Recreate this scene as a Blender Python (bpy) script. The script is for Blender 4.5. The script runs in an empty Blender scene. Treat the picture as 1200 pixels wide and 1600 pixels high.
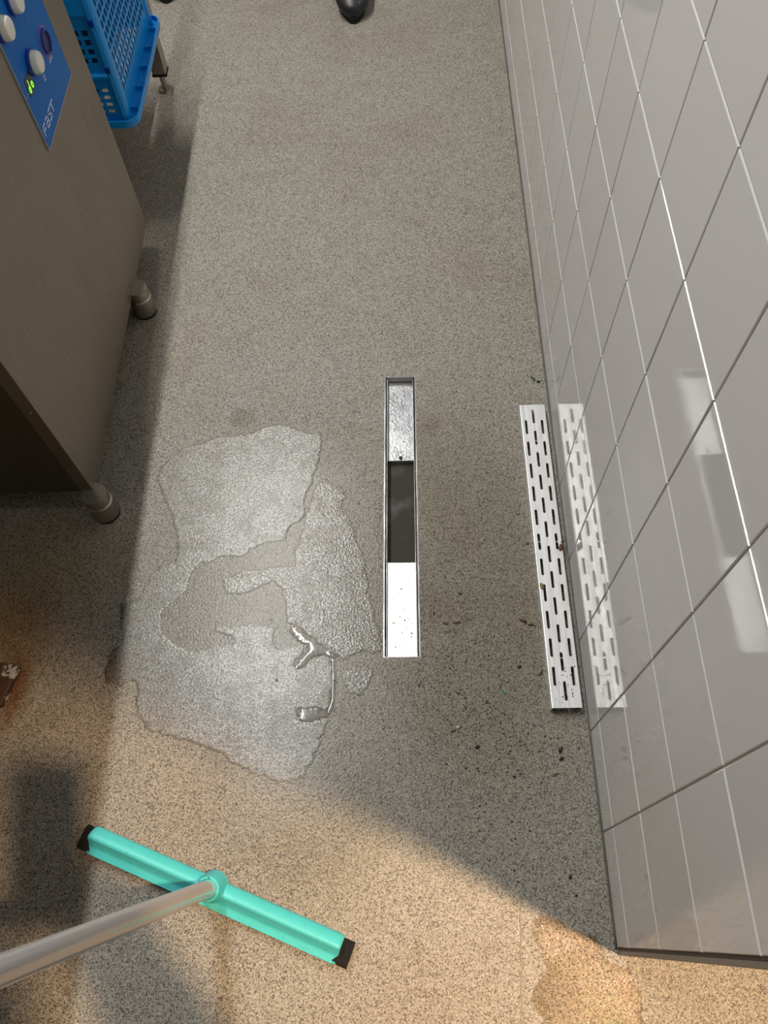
import bpy, bmesh, math, random
import numpy as np
from mathutils import Vector, Matrix, noise
random.seed(7)
C = bpy.context.scene
COL = C.collection
# ------------------------------------------------------------------ camera
F = 1243.5; CH = 1.3
RM = Matrix(((0.99941, 0.02005, 0.02804), (-0.00454, 0.88296, -0.46943), (-0.03418, 0.46902, 0.88253)))
cd = bpy.data.cameras.new('camera'); cam = bpy.data.objects.new('camera', cd); COL.objects.link(cam)
cam.matrix_world = Matrix.Translation((0, 0, CH)) @ RM.to_4x4()
cd.sensor_fit = 'VERTICAL'; cd.sensor_height = 36; cd.lens = F * 36 / 1600; cd.clip_start = 0.01
C.camera = cam
# ------------------------------------------------------------------ world, lamps, exposure
w = bpy.data.worlds.new('world'); C.world = w; w.use_nodes = True
w.node_tree.nodes['Background'].inputs[0].default_value = (0.97, 0.98, 1.0, 1)
w.node_tree.nodes['Background'].inputs[1].default_value = 0.18
def area(name, loc, sx, sy, power, col, target=None, spread=180):
    l = bpy.data.lights.new(name, 'AREA'); l.shape = 'RECTANGLE'; l.size = sx; l.size_y = sy
    l.energy = power; l.color = col; l.spread = math.radians(spread)
    o = bpy.data.objects.new(name, l); COL.objects.link(o); o.location = loc
    if target: o.rotation_euler = (Vector(target) - Vector(loc)).to_track_quat('-Z', 'Y').to_euler()
    return o
area('ceiling_tube_lamp', (-0.69, 1.75, 2.5), 0.03, 2.3, 57, (1.0, 0.985, 0.955))
wl = bpy.data.lights.new('warm_spot_lamp', 'SPOT'); wl.energy = 540; wl.color = (1.0, 0.68, 0.41); wl.spot_size = math.radians(80); wl.spot_blend = 1.0
wl.shadow_soft_size = 0.042
wo = bpy.data.objects.new('warm_spot_lamp', wl); COL.objects.link(wo); wo.location = (0.72, -0.24, 2.9)
wo.rotation_euler = (Vector((0.84, -0.31, 0)) - wo.location).to_track_quat('-Z', 'Y').to_euler()
v = C.view_settings; v.view_transform = 'Standard'; v.look = 'None'; v.gamma = 1; v.use_curve_mapping = False; v.exposure = 0.0

# ------------------------------------------------------------------ helpers
def at(px, py, z=0.0):                     # photo pixel -> point on the horizontal plane z
    d = RM @ Vector(((px - 600) / F, -(py - 800) / F, -1)); t = (z - CH) / d.z
    return Vector((d.x * t, d.y * t, z))
def atx(px, py, x):                        # photo pixel -> point on the upright plane x
    d = RM @ Vector(((px - 600) / F, -(py - 800) / F, -1)); t = x / d.x
    return Vector((x, d.y * t, CH + d.z * t))
def mat(name, col=(.5, .5, .5), rough=.5, metal=0, **k):
    m = bpy.data.materials.new(name); m.use_nodes = True; b = m.node_tree.nodes['Principled BSDF']
    b.inputs['Base Color'].default_value = (*col, 1); b.inputs['Roughness'].default_value = rough; b.inputs['Metallic'].default_value = metal
    for n, x in k.items(): b.inputs[n].default_value = x
    return m
class NT:                                   # tiny node builder
    def __init__(s, m): s.m = m; s.t = m.node_tree; s.b = s.t.nodes.get('Principled BSDF')
    def n(s, ty, **k):
        o = s.t.nodes.new(ty)
        for a, x in k.items():
            if a.startswith('i_'): o.inputs[int(a[2:])].default_value = x
            else: setattr(o, a, x)
        return o
    def l(s, a, b): s.t.links.new(a, b)
    def co(s, scale=(1, 1, 1), kind='Object', rot=(0, 0, 0)):
        c = s.n('ShaderNodeTexCoord') if kind == 'Object' else s.n('ShaderNodeNewGeometry')
        mp = s.n('ShaderNodeMapping'); mp.inputs['Scale'].default_value = scale; mp.inputs['Rotation'].default_value = rot
        s.l(c.outputs['Object' if kind == 'Object' else 'Position'], mp.inputs[0]); return mp.outputs[0]
    def noise(s, vec, scale, detail=2, rough=.5):
        o = s.n('ShaderNodeTexNoise'); o.inputs['Scale'].default_value = scale; o.inputs['Detail'].default_value = detail; o.inputs['Roughness'].default_value = rough
        s.l(vec, o.inputs['Vector']); return o.outputs[0]
    def ramp(s, fac, stops):
        o = s.n('ShaderNodeValToRGB'); e = o.color_ramp.elements
        while len(e) < len(stops): e.new(.5)
        for q, (p, c) in zip(e, stops): q.position = p; q.color = (*c, 1) if len(c) == 3 else c
        s.l(fac, o.inputs[0]); return o.outputs[0]
    def mr(s, fac, a, b, c, d, smooth=True):
        o = s.n('ShaderNodeMapRange'); o.interpolation_type = 'SMOOTHSTEP' if smooth else 'LINEAR'
        for i, x in enumerate((a, b, c, d)): o.inputs[i + 1].default_value = x
        s.l(fac, o.inputs[0]); return o.outputs[0]
    def math(s, op, a, b=0.0):
        o = s.n('ShaderNodeMath', operation=op)
        for i, x in enumerate((a, b)):
            if isinstance(x, (int, float)): o.inputs[i].default_value = x
            else: s.l(x, o.inputs[i])
        return o.outputs[0]
    def mix(s, fac, a, b, blend='MIX'):
        o = s.n('ShaderNodeMix', data_type='RGBA', blend_type=blend)
        for x, i in ((fac, 0), (a, 6), (b, 7)):
            if isinstance(x, (int, float)): o.inputs[i].default_value = x
            elif isinstance(x, tuple): o.inputs[i].default_value = (*x, 1)
            else: s.l(x, o.inputs[i])
        return o.outputs[2]
    def bump(s, h, strength, dist, normal=None):
        o = s.n('ShaderNodeBump'); o.inputs['Strength'].default_value = strength; o.inputs['Distance'].default_value = dist
        s.l(h, o.inputs['Height'])
        if normal is not None: s.l(normal, o.inputs['Normal'])
        return o.outputs[0]
def thing(name, label, cat, loc=(0, 0, 0), rotz=0, group=None):
    o = bpy.data.objects.new(name, None); COL.objects.link(o); o.empty_display_size = .05
    o.location = loc; o.rotation_euler = (0, 0, rotz); o['label'] = label; o['category'] = cat
    if group: o['group'] = group
    return o
def tag(o, label, cat, group=None, kind=None):
    o['label'] = label; o['category'] = cat
    if group: o['group'] = group
    if kind: o['kind'] = kind
    return o
def link(name, me, m, parent=None, loc=None):
    o = bpy.data.objects.new(name, me); COL.objects.link(o)
    if m is not None and not me.materials: me.materials.append(m)
    if parent: o.parent = parent
    if loc is not None: o.location = loc
    return o
def obj(name, bm, m, parent=None, smooth=False, loc=None):
    me = bpy.data.meshes.new(name); bmesh.ops.recalc_face_normals(bm, faces=bm.faces); bm.to_mesh(me); bm.free()
    if smooth: me.polygons.foreach_set('use_smooth', [True] * len(me.polygons))
    return link(name, me, m, parent, loc)
def autosmooth(o, ang=35):
    me = o.data; me.polygons.foreach_set('use_smooth', [True] * len(me.polygons)); me.set_sharp_from_angle(angle=math.radians(ang))
def struct(o): o['kind'] = 'structure'; return o
def box(bm, x0, x1, y0, y1, z0, z1, bev=0, seg=2, M=None):
    r = bmesh.ops.create_cube(bm, size=1)['verts']
    for q in r: q.co = Vector(((x0 + x1) / 2 + q.co.x * (x1 - x0), (y0 + y1) / 2 + q.co.y * (y1 - y0), (z0 + z1) / 2 + q.co.z * (z1 - z0)))
    if bev:
        es = list({e for q in r for e in q.link_edges})
        g = bmesh.ops.bevel(bm, geom=es, offset=bev, segments=seg, profile=.5, affect='EDGES'); r = list({q for f in g['faces'] for q in f.verts} | {q for q in r if q.is_valid})
    if M is not None:
        for q in r: q.co = M @ q.co
    return r
def loft(bm, rings, cap=True):
    vs = [[bm.verts.new(p) for p in r] for r in rings]; n = len(vs[0])
    for a, b in zip(vs, vs[1:]):
        for i in range(n): bm.faces.new((a[i], a[(i + 1) % n], b[(i + 1) % n], b[i]))
    if cap: bm.faces.new(vs[0][::-1]); bm.faces.new(vs[-1])
    return vs
def tube(bm, pts, radii, n=20, cap=True):
    pts = [Vector(p) for p in pts]; rings = []
    if isinstance(radii, (int, float)): radii = [radii] * len(pts)
    for i, p in enumerate(pts):
        d = (pts[min(i + 1, len(pts) - 1)] - pts[max(i - 1, 0)])
        if d.length < 1e-9: d = (pts[-1] - pts[0])
        d.normalize(); u = d.cross(Vector((0.13, 1, 0.2))).normalized(); v2 = d.cross(u)
        rings.append([p + (u * math.cos(2 * math.pi * k / n) + v2 * math.sin(2 * math.pi * k / n)) * radii[i] for k in range(n)])
    loft(bm, rings, cap)
def stroke(bm, pts, wd, frame, h=.0006):    # flat lettering strokes laid in a plane; frame(u,v,h)->Vector
    for a, b in zip(pts, pts[1:]):
        a = Vector(a); b = Vector(b); d = (b - a)
        if d.length < 1e-9: continue
        d.normalize(); nn = Vector((-d.y, d.x)) * wd / 2; a2 = a - d * wd * .35; b2 = b + d * wd * .35
        q = [a2 + nn, b2 + nn, b2 - nn, a2 - nn]
        vs = [bm.verts.new(frame(p.x, p.y, hh)) for hh in (0, h) for p in q]
        bm.faces.new(vs[4:]); 
        for i in range(4): bm.faces.new((vs[i], vs[(i + 1) % 4], vs[4 + (i + 1) % 4], vs[4 + i]))
def arc(cx, cy, rx, ry, a0, a1, n=12): return [(cx + rx * math.cos(math.radians(a0 + (a1 - a0) * i / n)), cy + ry * math.sin(math.radians(a0 + (a1 - a0) * i / n))) for i in range(n + 1)]

# ------------------------------------------------------------------ materials
WX = 0.2868                                  # wall face
def m_floor():
    m = mat('speckled_resin', rough=.45); t = NT(m); p = t.co(kind='Pos')
    def cells(sc):
        o = t.n('ShaderNodeTexVoronoi'); o.inputs['Scale'].default_value = sc; t.l(p, o.inputs['Vector'])
        sp_ = t.n('ShaderNodeSeparateColor'); t.l(o.outputs['Color'], sp_.inputs[0]); return sp_.outputs[0]
    n1 = cells(760); n2 = cells(520); big = t.noise(p, 2.2, 4, .6); mid = t.noise(p, 14, 4, .6)
    base = t.ramp(n1, [(.0, (.045, .04, .03)), (.14, (.12, .108, .086)), (.30, (.255, .235, .195)), (.70, (.33, .305, .255)), (1., (.47, .44, .375))])
    base = t.mix(t.mr(n2, .08, .11, .8, 0), base, (.06, .05, .04)); base = t.mix(t.mr(n2, .93, .96, 0, .5), base, (.5, .47, .41))
    c = t.mix(t.math('MULTIPLY', t.mr(big, .45, .7, 0, 1), .45), base, (.80, .69, .56), 'MULTIPLY')
    c = t.mix(t.math('MULTIPLY', t.mr(mid, .5, .75, 0, 1), .35), c, (.72, .66, .55), 'MULTIPLY')
    def blob(x, y, r0, r1, sx=1.0, sy=1.0):   # soft distance mask around a point of the floor, ragged by noise
        vm = t.n('ShaderNodeVectorMath', operation='SUBTRACT'); t.l(p, vm.inputs[0]); vm.inputs[1].default_value = (x, y, 0)
        v2 = t.n('ShaderNodeVectorMath', operation='MULTIPLY'); t.l(vm.outputs[0], v2.inputs[0]); v2.inputs[1].default_value = (1 / sx, 1 / sy, 0)
        v3 = t.n('ShaderNodeVectorMath', operation='LENGTH'); t.l(v2.outputs[0], v3.inputs[0])
        d = t.math('ADD', v3.outputs['Value'], t.math('MULTIPLY', t.math('SUBTRACT', mid, .5), .08))
        return t.mr(d, r0, r1, 1, 0)
    # rust run-out beside the rusty foot, brown drip stains
    for px, py, r0, r1, sx, sy, cc, f in ((5, 1000, .02, .15, 1.0, 1, (.62, .42, .16), .75), (22, 1075, .0, .055, .8, 1.6, (.50, .20, .03), .85),
                                          (60, 900, .02, .22, 1, 1, (.80, .60, .34), .7),
                                          (382, 655, .010, .034, 1, 1, (.55, .47, .40), .6), (672, 660, .0, .07, .6, 1, (.78, .68, .58), .5), (668, 950, .0, .07, 1.6, 1, (.70, .58, .46), .6)):
        q = at(px, py); c = t.mix(t.math('MULTIPLY', blob(q.x, q.y, r0, r1, sx, sy), f), c, cc, 'MULTIPLY')
    # damp ground around the drain: deeper colour, glossier
    dm = None
    for px, py, r0, r1, sx, sy in ((430, 900, .16, .30, 1, 1.2), (700, 930, .12, .34, .9, 1.7), (480, 1250, .05, .25, 1, 1)):
        q = at(px, py); b_ = blob(q.x, q.y, r0, r1, sx, sy); dm = b_ if dm is None else t.math('MAXIMUM', dm, b_)
    c = t.mix(t.math('MULTIPLY', dm, .85), c, (.70, .67, .59), 'MULTIPLY')
    t.l(c, t.b.inputs['Base Color'])
    r = t.math('SUBTRACT', .55, t.math('MULTIPLY', dm, .27)); t.l(r, t.b.inputs['Roughness'])
    t.l(t.bump(t.noise(p, 260, 2, .55), .5, .0008), t.b.inputs['Normal'])
    return m
def m_tile():
    m = mat('glazed_tile', (.47, .455, .445), .045); t = NT(m); p = t.co(kind='Pos'); t.b.inputs['Specular IOR Level'].default_value = .5
    oi = t.n('ShaderNodeObjectInfo')
    c = t.mix(oi.outputs['Random'], (.68, .677, .675), (.72, .717, .717)); sm = t.noise(p, 5, 4, .6)
    c = t.mix(t.math('MULTIPLY', t.mr(sm, .5, .8, 0, 1), .12), c, (.8, .78, .74), 'MULTIPLY'); t.l(c, t.b.inputs['Base Color'])
    t.l(t.mr(t.noise(p, 9, 5, .65), .35, .75, .035, .09), t.b.inputs['Roughness'])
    t.l(t.bump(t.noise(p, 12, 2, .5), .15, .0008), t.b.inputs['Normal']); return m
def m_steel(name, col, rough, axis_scale, amt=.25, bump=.15):
    m = mat(name, col, rough, 1); t = NT(m); p = t.co(axis_scale); n = t.noise(p, 6, 4, .65); g = t.noise(t.co(), 5, 4, .6)
    t.l(t.mix(t.math('MULTIPLY', t.mr(g, .35, .75, 0, 1), amt), col, tuple(x * .6 for x in col)), t.b.inputs['Base Color'])
    t.l(t.mr(n, .3, .7, rough * .8, rough * 1.25), t.b.inputs['Roughness'])
    t.l(t.bump(n, bump, .0004), t.b.inputs['Normal']); return m
M = {}
M['floor'] = m_floor(); M['tile'] = m_tile()
M['grout'] = mat('grout', (.40, .385, .36), .9)
M['wallpaint'] = mat('wall_paint', (.30, .26, .20), .8)
M['trim'] = mat('grey_trim', (.22, .215, .20), .4, .2)
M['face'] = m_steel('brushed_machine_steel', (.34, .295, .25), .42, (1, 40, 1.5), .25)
M['sideface'] = m_steel('darker_side_steel', (.17, .15, .125), .45, (2, 2, 30), .2)  # machine steel in a darker colour than the front face
M['steel'] = m_steel('satin_steel', (.62, .61, .59), .30, (60, 2, 60), .2)
M['leg'] = m_steel('leg_steel', (.42, .38, .33), .38, (4, 4, 40), .2)
M['grate'] = m_steel('grate_steel', (.86, .86, .86), .42, (60, 2, 3), .14, .06); M['grate'].node_tree.nodes['Principled BSDF'].inputs['Metallic'].default_value = .55
M['frame'] = m_steel('drain_frame_steel', (.75, .74, .72), .22, (60, 3, 60), .2)
M['dark'] = mat('dark_gap', (.012, .011, .01), .7)
M['rubber'] = mat('black_rubber', (.005, .005, .005), .9)
M['dirt'] = mat('dark_dirt', (.03, .022, .015), .8)
M['crate'] = mat('blue_crate_plastic', (.002, .27, .72), .33); M['crate'].node_tree.nodes['Principled BSDF'].inputs['Specular IOR Level'].default_value = .5
def m_teal():
    m = mat('teal_plastic', (.06, .62, .47), .42); t = NT(m); n = t.noise(t.co(), 90, 4, .7)
    c = t.mix(t.mr(n, .55, .78, 0, .75), (.08, .60, .60), (.05, .34, .33)); t.l(c, t.b.inputs['Base Color']); return m
M['teal'] = m_teal()
M['handle'] = mat('grey_handle_tube', (.58, .56, .55), .2, .35)
def m_panel():
    m = mat('blue_control_panel', (.012, .10, .36), .3); t = NT(m); t.b.inputs['Specular IOR Level'].default_value = .12
    n = t.noise(t.co(), 4, 2); t.l(t.mix(n, (.0, .10, .42), (.008, .17, .55)), t.b.inputs['Base Color']); return m
M['panel'] = m_panel()
M['white'] = mat('cream_plastic', (.80, .78, .70), .35)
M['print'] = mat('white_print', (.85, .9, .95), .5)
M['knobring'] = mat('deep_blue_plastic', (.01, .04, .30), .3)
M['pink'] = mat('magenta_print', (.42, .08, .30), .5)
M['led'] = mat('green_led', (.3, 1, .05), .5); b = M['led'].node_tree.nodes['Principled BSDF']; b.inputs['Emission Color'].default_value = (.42, 1, .06, 1); b.inputs['Emission Strength'].default_value = 1.0
M['shoe'] = mat('black_shoe_leather', (.012, .012, .014), .35)
def m_rust():
    m = mat('flaking_painted_iron', (.05, .03, .02), .7); t = NT(m); n = t.noise(t.co(), 38, 4, .6)
    t.l(t.ramp(n, [(.0, (.03, .015, .006)), (.60, (.055, .025, .01)), (.64, (.36, .35, .31)), (1, (.42, .41, .37))]), t.b.inputs['Base Color']); return m
M['rust'] = m_rust()
def m_water(name, scale, strength, dist, ior=1.4, tint=(.9, .89, .86), gr=.05, grain=0):
    m = bpy.data.materials.new(name); m.use_nodes = True; t = NT(m); t.t.nodes.remove(t.b)
    out = t.t.nodes['Material Output']; tr = t.n('ShaderNodeBsdfTransparent'); tr.inputs[0].default_value = (*tint, 1)
    gl = t.n('ShaderNodeBsdfGlossy'); gl.inputs['Roughness'].default_value = gr
    p = t.co(kind='Pos'); nr = t.bump(t.noise(p, scale, 2, .5), strength, dist)
    fr = t.n('ShaderNodeFresnel'); fr.inputs[0].default_value = ior
    t.l(nr, gl.inputs['Normal']); mx = t.n('ShaderNodeMixShader'); fac = fr.outputs[0]
    if grain: # sand grains of the floor break the film up
        fac = t.math('MULTIPLY', fac, t.mr(t.noise(p, grain, 2, .7), .36, .64, .25, 1.75)); fac = t.math('MULTIPLY', fac, t.mr(t.noise(p, 26, 3, .6), .3, .6, .65, 1.1))
    t.l(fac, mx.inputs[0]); t.l(tr.outputs[0], mx.inputs[1]); t.l(gl.outputs[0], mx.inputs[2])
    t.l(mx.outputs[0], out.inputs[0]); return m
M['film'] = m_water('thin_water_film', 240, 1.0, .0004, 1.72, (.90, .895, .88), .36, 340)
M['film_rough'] = m_water('rippled_water_film', 260, 1.0, .0010, 1.55, (.90, .895, .88), .22, 320)
M['sparkle'] = m_water('sparkling_water_film', 170, 1.0, .0021, 1.6, (.86, .81, .74), .02)
M['pool'] = m_water('still_water', 60, .4, .0006, 1.6, (.9, .89, .87), .13)

# ------------------------------------------------------------------ floor with the drain cut-out
dc = Vector((-.0100, .7075, 0)); dang = math.radians(.5); DW, DL = .0302, .2945
def dr(u, v_, z=0): return Vector((dc.x + u * math.cos(dang) + v_ * math.sin(dang) * 1, dc.y - u * math.sin(dang) + v_ * math.cos(dang), z))
bm = bmesh.new()
o4 = [(-1.3, -1.6), (2.2, -1.6), (2.2, 4.2), (-1.3, 4.2)]; i4 = [dr(-DW, -DL), dr(DW, -DL), dr(DW, DL), dr(-DW, DL)]
ov = [bm.verts.new((x, y, 0)) for x, y in o4]; iv = [bm.verts.new(p) for p in i4]
for i in range(4): bm.faces.new((ov[i], ov[(i + 1) % 4], iv[(i + 1) % 4], iv[i]))
lo = [bm.verts.new(p - Vector((0, 0, .004))) for p in i4]
for i in range(4): bm.faces.new((iv[i], iv[(i + 1) % 4], lo[(i + 1) % 4], lo[i]))
fl = obj('floor', bm, M['floor']); struct(fl)
for p_ in fl.data.polygons: pass

# ------------------------------------------------------------------ tiled wall on the right
Y_END = -.019; T, TH, Y0, Z1 = .15027, .15432, .1357, .0701; GAP = .0026
bm = bmesh.new(); box(bm, WX + .0016, 2.1, Y_END, 4.1, -.005, 2.6)
wall = obj('wall_right', bm, M['grout']); struct(wall)
def tile_mesh(h, l, nm):                      # tile lying in the y-z plane, face towards -x
    bm = bmesh.new(); a, b_, e = l / 2, h / 2, .0011
    r0 = [(.004, -a, -b_), (.004, a, -b_), (.004, a, b_), (.004, -a, b_)]
    r1 = [(e, -a, -b_), (e, a, -b_), (e, a, b_), (e, -a, b_)]
    r2 = [(e * .3, -a + e * .35, -b_ + e * .35), (e * .3, a - e * .35, -b_ + e * .35), (e * .3, a - e * .35, b_ - e * .35), (e * .3, -a + e * .35, b_ - e * .35)]
    r3 = [(0, -a + e, -b_ + e), (0, a - e, -b_ + e), (0, a - e, b_ - e), (0, -a + e, b_ - e)]
    vs = [[bm.verts.new(p) for p in r] for r in (r0, r1, r2, r3)]
    for q, s in zip(vs, vs[1:]):
        for i in range(4): bm.faces.new((q[i], q[(i + 1) % 4], s[(i + 1) % 4], s[i]))
    bm.faces.new(vs[-1]); bmesh.ops.recalc_face_normals(bm, faces=bm.faces)
    me = bpy.data.meshes.new(nm); bm.to_mesh(me); bm.free(); me.materials.append(M['tile']); return me
rows = [(0.0015, Z1)] + [(Z1 + k * TH, Z1 + (k + 1) * TH) for k in range(7)]
cols = [(Y_END + .001, Y0)] + [(Y0 + k * T, Y0 + (k + 1) * T) for k in range(21)]
cache = {}
for ri, (z0, z1) in enumerate(rows):
    for ci, (y0, y1) in enumerate(cols):
        h = z1 - z0 - GAP; l = y1 - y0 - GAP; k = (round(h, 4), round(l, 4))
        if k not in cache: cache[k] = tile_mesh(h, l, 'tile')
        o = link('tile', cache[k], None, wall, (WX - random.uniform(0, .0002), (y0 + y1) / 2, (z0 + z1) / 2))
        o.rotation_euler = (random.uniform(-.001, .001), random.uniform(-.0022, .0022), random.uniform(-.0022, .0022))
bm = bmesh.new()
for k in range(7, 16):
    for (y0, y1) in cols:
        z0 = Z1 + k * TH; box(bm, WX, WX + .004, y0 + GAP / 2, y1 - GAP / 2, z0 + GAP / 2, z0 + TH - GAP / 2)
o = obj('upper_tiles', bm, M['tile'], wall); o['kind'] = 'stuff'
bm = bmesh.new(); box(bm, WX + .0008, WX + .02, Y_END - .0078, Y_END - .0016, .0, 2.5, .001); struct(obj('trim_1', bm, M['trim']))
bm = bmesh.new(); box(bm, WX + .0012, WX + .012, Y_END - .0018, Y_END + .0018, .0, 2.5); struct(obj('trim_2', bm, mat('brown_joint', (.09, .07, .055), .8)))
bm = bmesh.new(); box(bm, -1.32, -1.28, -1.6, 4.2, 0, 2.6); struct(obj('wall_left', bm, M['wallpaint']))
bm = bmesh.new()
seam = [at(813 + 3.0 * k / 14 + .8 * math.sin(k * 2.1), 1398 + 17 * k) for k in range(15)]
loft(bm, [[Vector((p.x - .0011, p.y, 0)), Vector((p.x - .0004, p.y, .0006)), Vector((p.x + .0006, p.y, .0006)), Vector((p.x + .0012, p.y, 0))] for p in seam]); struct(obj('trim_3', bm, mat('floor_seam_weld', (.30, .24, .17), .3), None, True))
# thin silicone bead where wall and floor meet
bm = bmesh.new()
pts = [(WX - .0012 + .0006 * noise.noise(Vector((y * 30, 0, 0))), y, .0004) for y in np.arange(Y_END, 3.2, .02)]
tube(bm, pts, [.0018 + .0008 * noise.noise(Vector((p[1] * 22, 3, 0))) for p in pts], 6); o = obj('baseboard_right', bm, mat('sealant', (.14, .135, .12), .25), None, True); struct(o)

# ------------------------------------------------------------------ floor drain
D = thing('floor_drain', 'open stainless steel slot drain channel sunk in the floor, cover removed', 'drain', (dc.x, dc.y, 0), -dang)
def L(bm, name, m, sm=False, par=None): return obj(name, bm, m, par or D, sm)
th = .0013
for s in (-1, 1):
    bm = bmesh.new(); x = s * (DW - th / 2); box(bm, x - th / 2, x + th / 2, -DL, DL, -.05, .0009, .0003, 1)
    box(bm, x - th / 2 - (.0 if s > 0 else .0014), x + th / 2 + (.0014 if s > 0 else 0), -DL, DL, -.0002, .0008); L(bm, 'side_rail', M['frame'])
    bm = bmesh.new(); x = s * (DW - .0042); box(bm, x - .0005, x + .0005, -DL + .002, DL - .002, -.02, -.0035); L(bm, 'inner_rail', M['frame'])
for s in (-1, 1):
    bm = bmesh.new(); y = s * (DL - th / 2); box(bm, -DW, DW, y - th / 2, y + th / 2, -.05, .0005); L(bm, 'end_wall', M['frame'])
# pans: y of the opening edges, taken on the pan plane
ZP = -.016
ya = at(627, 720, ZP).y - dc.y; yb = at(627, 879, ZP + .006).y - dc.y
M['pan_wet'] = m_steel('wet_drain_pan', (.55, .55, .56), .26, (2, 2, 2), .12, .0)
t = NT(M['pan_wet']); p = t.co(); t.l(t.bump(t.noise(p, 230, 3, .6), .35, .0012), t.b.inputs['Normal'])
M['pan_dry'] = m_steel('drain_pan', (.62, .62, .62), .42, (60, 4, 4), .1)
bm = bmesh.new(); box(bm, -DW + .004, DW - .0045, ya, DL - .002, ZP - .0015, ZP, .0004, 1); box(bm, -DW + .002, DW - .002, ya, ya + .0015, ZP - .03, ZP - .0012)
L(bm, 'channel_pan', M['pan_wet'])['label'] = 'wet, dirt-flecked far pan of the channel'
bm = bmesh.new(); box(bm, -DW + .0035, DW - .0025, -DL + .002, yb, ZP + .0045, ZP + .006, .0004, 1); box(bm, -DW + .002, DW - .002, yb - .0016, yb, ZP - .03, ZP + .005)
L(bm, 'channel_pan', M['pan_dry'])['label'] = 'bright brushed near pan of the channel'
bm = bmesh.new(); box(bm, -DW, DW, -DL, DL, -.0515, -.050); L(bm, 'sump', M['dark'])
m = mat('murky_water', (.075, .072, .056), .03); t = NT(m); n = t.noise(t.co(), 22, 3); t.l(t.mix(t.mr(n, .45, .8, 0, 1), (.06, .057, .043), (.13, .13, .12)), t.b.inputs['Base Color'])
bm = bmesh.new(); box(bm, -DW + .0015, DW - .0015, yb, ya, -.05, -.0285); w_ = L(bm, 'trapped_water', m); w_['label'] = 'murky grey-green water standing in the open trap'

# ------------------------------------------------------------------ slotted grate lying on the floor by the wall
GZ = .018
ga, gb, gc, gd = at(812, 633, GZ), at(852, 632, GZ), at(864, 1107, GZ), at(911, 1105, GZ)
G_L = ((ga + gb) / 2 - (gc + gd) / 2).length; G_W = ((gb - ga).length + (gd - gc).length) / 2
gctr = (ga + gb + gc + gd) / 4; gdir = ((ga + gb) / 2 - (gc + gd) / 2).normalized()
gctr.x -= .0010
G = thing('drain_grate', 'long slotted stainless steel drain cover lying on the floor against the tiled wall', 'drain cover', (gctr.x, gctr.y, 0), math.atan2(gdir.y, gdir.x) - math.pi / 2)
bm = bmesh.new(); hw, hl = G_W / 2 - .0012, G_L / 2; r = .0024; npitch = 12; pit = (G_L - .006) / npitch; sl = pit * .66
slots = []
for k in range(npitch): slots.append((0, -hl + .003 + pit * (k + .5)))
for k in range(npitch - 1):
    for s in (-1, 1): slots.append((s * G_W * .315, -hl + .003 + pit * (k + 1)))
from mathutils.geometry import delaunay_2d_cdt
V2, E2, F2 = [], [], []
def loop(pts):
    n0 = len(V2); V2.extend(Vector(p) for p in pts); n = len(pts); E2.extend((n0 + i, n0 + (i + 1) % n) for i in range(n)); F2.append(list(range(n0, n0 + n)))
loop([(-hw, -hl), (hw, -hl), (hw, hl), (-hw, hl)])
for cx, cy in slots:
    loop([(cx + r * math.cos(a), cy + (sl / 2 - r) + r * math.sin(a)) for a in np.linspace(0, math.pi, 6)] + [(cx + r * math.cos(a), cy - (sl / 2 - r) + r * math.sin(a)) for a in np.linspace(math.pi, 2 * math.pi, 6)])
vo, eo, fo, ovs, oes, ofs = delaunay_2d_cdt(V2, E2, F2, 0, 1e-6)
bv = [bm.verts.new((q.x, q.y, GZ)) for q in vo]
for f, src in zip(fo, ofs):
    if src == [0]: bm.faces.new([bv[i] for i in f])
bmesh.ops.delete(bm, geom=[q for q in bm.verts if not q.link_faces], context='VERTS')
ex = bmesh.ops.extrude_face_region(bm, geom=bm.faces[:]); bmesh.ops.translate(bm, verts=[q for q in ex['geom'] if isinstance(q, bmesh.types.BMVert)], vec=(0, 0, -.0010))
obj('slotted_plate', bm, M['grate'], G)
for s in (-1, 1):                             # folded side flanges with a rounded shoulder
    prof = [(hw, GZ), (hw + .0007, GZ - .0002), (hw + .0012, GZ - .0009), (hw + .0012, .001), (hw, .001), (hw, GZ - .0015)]
    bm = bmesh.new(); loft(bm, [[Vector((s * x, y, z)) for x, z in prof] for y in (-hl, hl)]); autosmooth(obj('side_flange', bm, M['grate'], G))
for y in (-hl * .72, 0, hl * .72):
    bm = bmesh.new(); box(bm, -hw, hw, y - .001, y + .001, .001, GZ - .0015); obj('cross_rib', bm, M['steel'], G)

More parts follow.
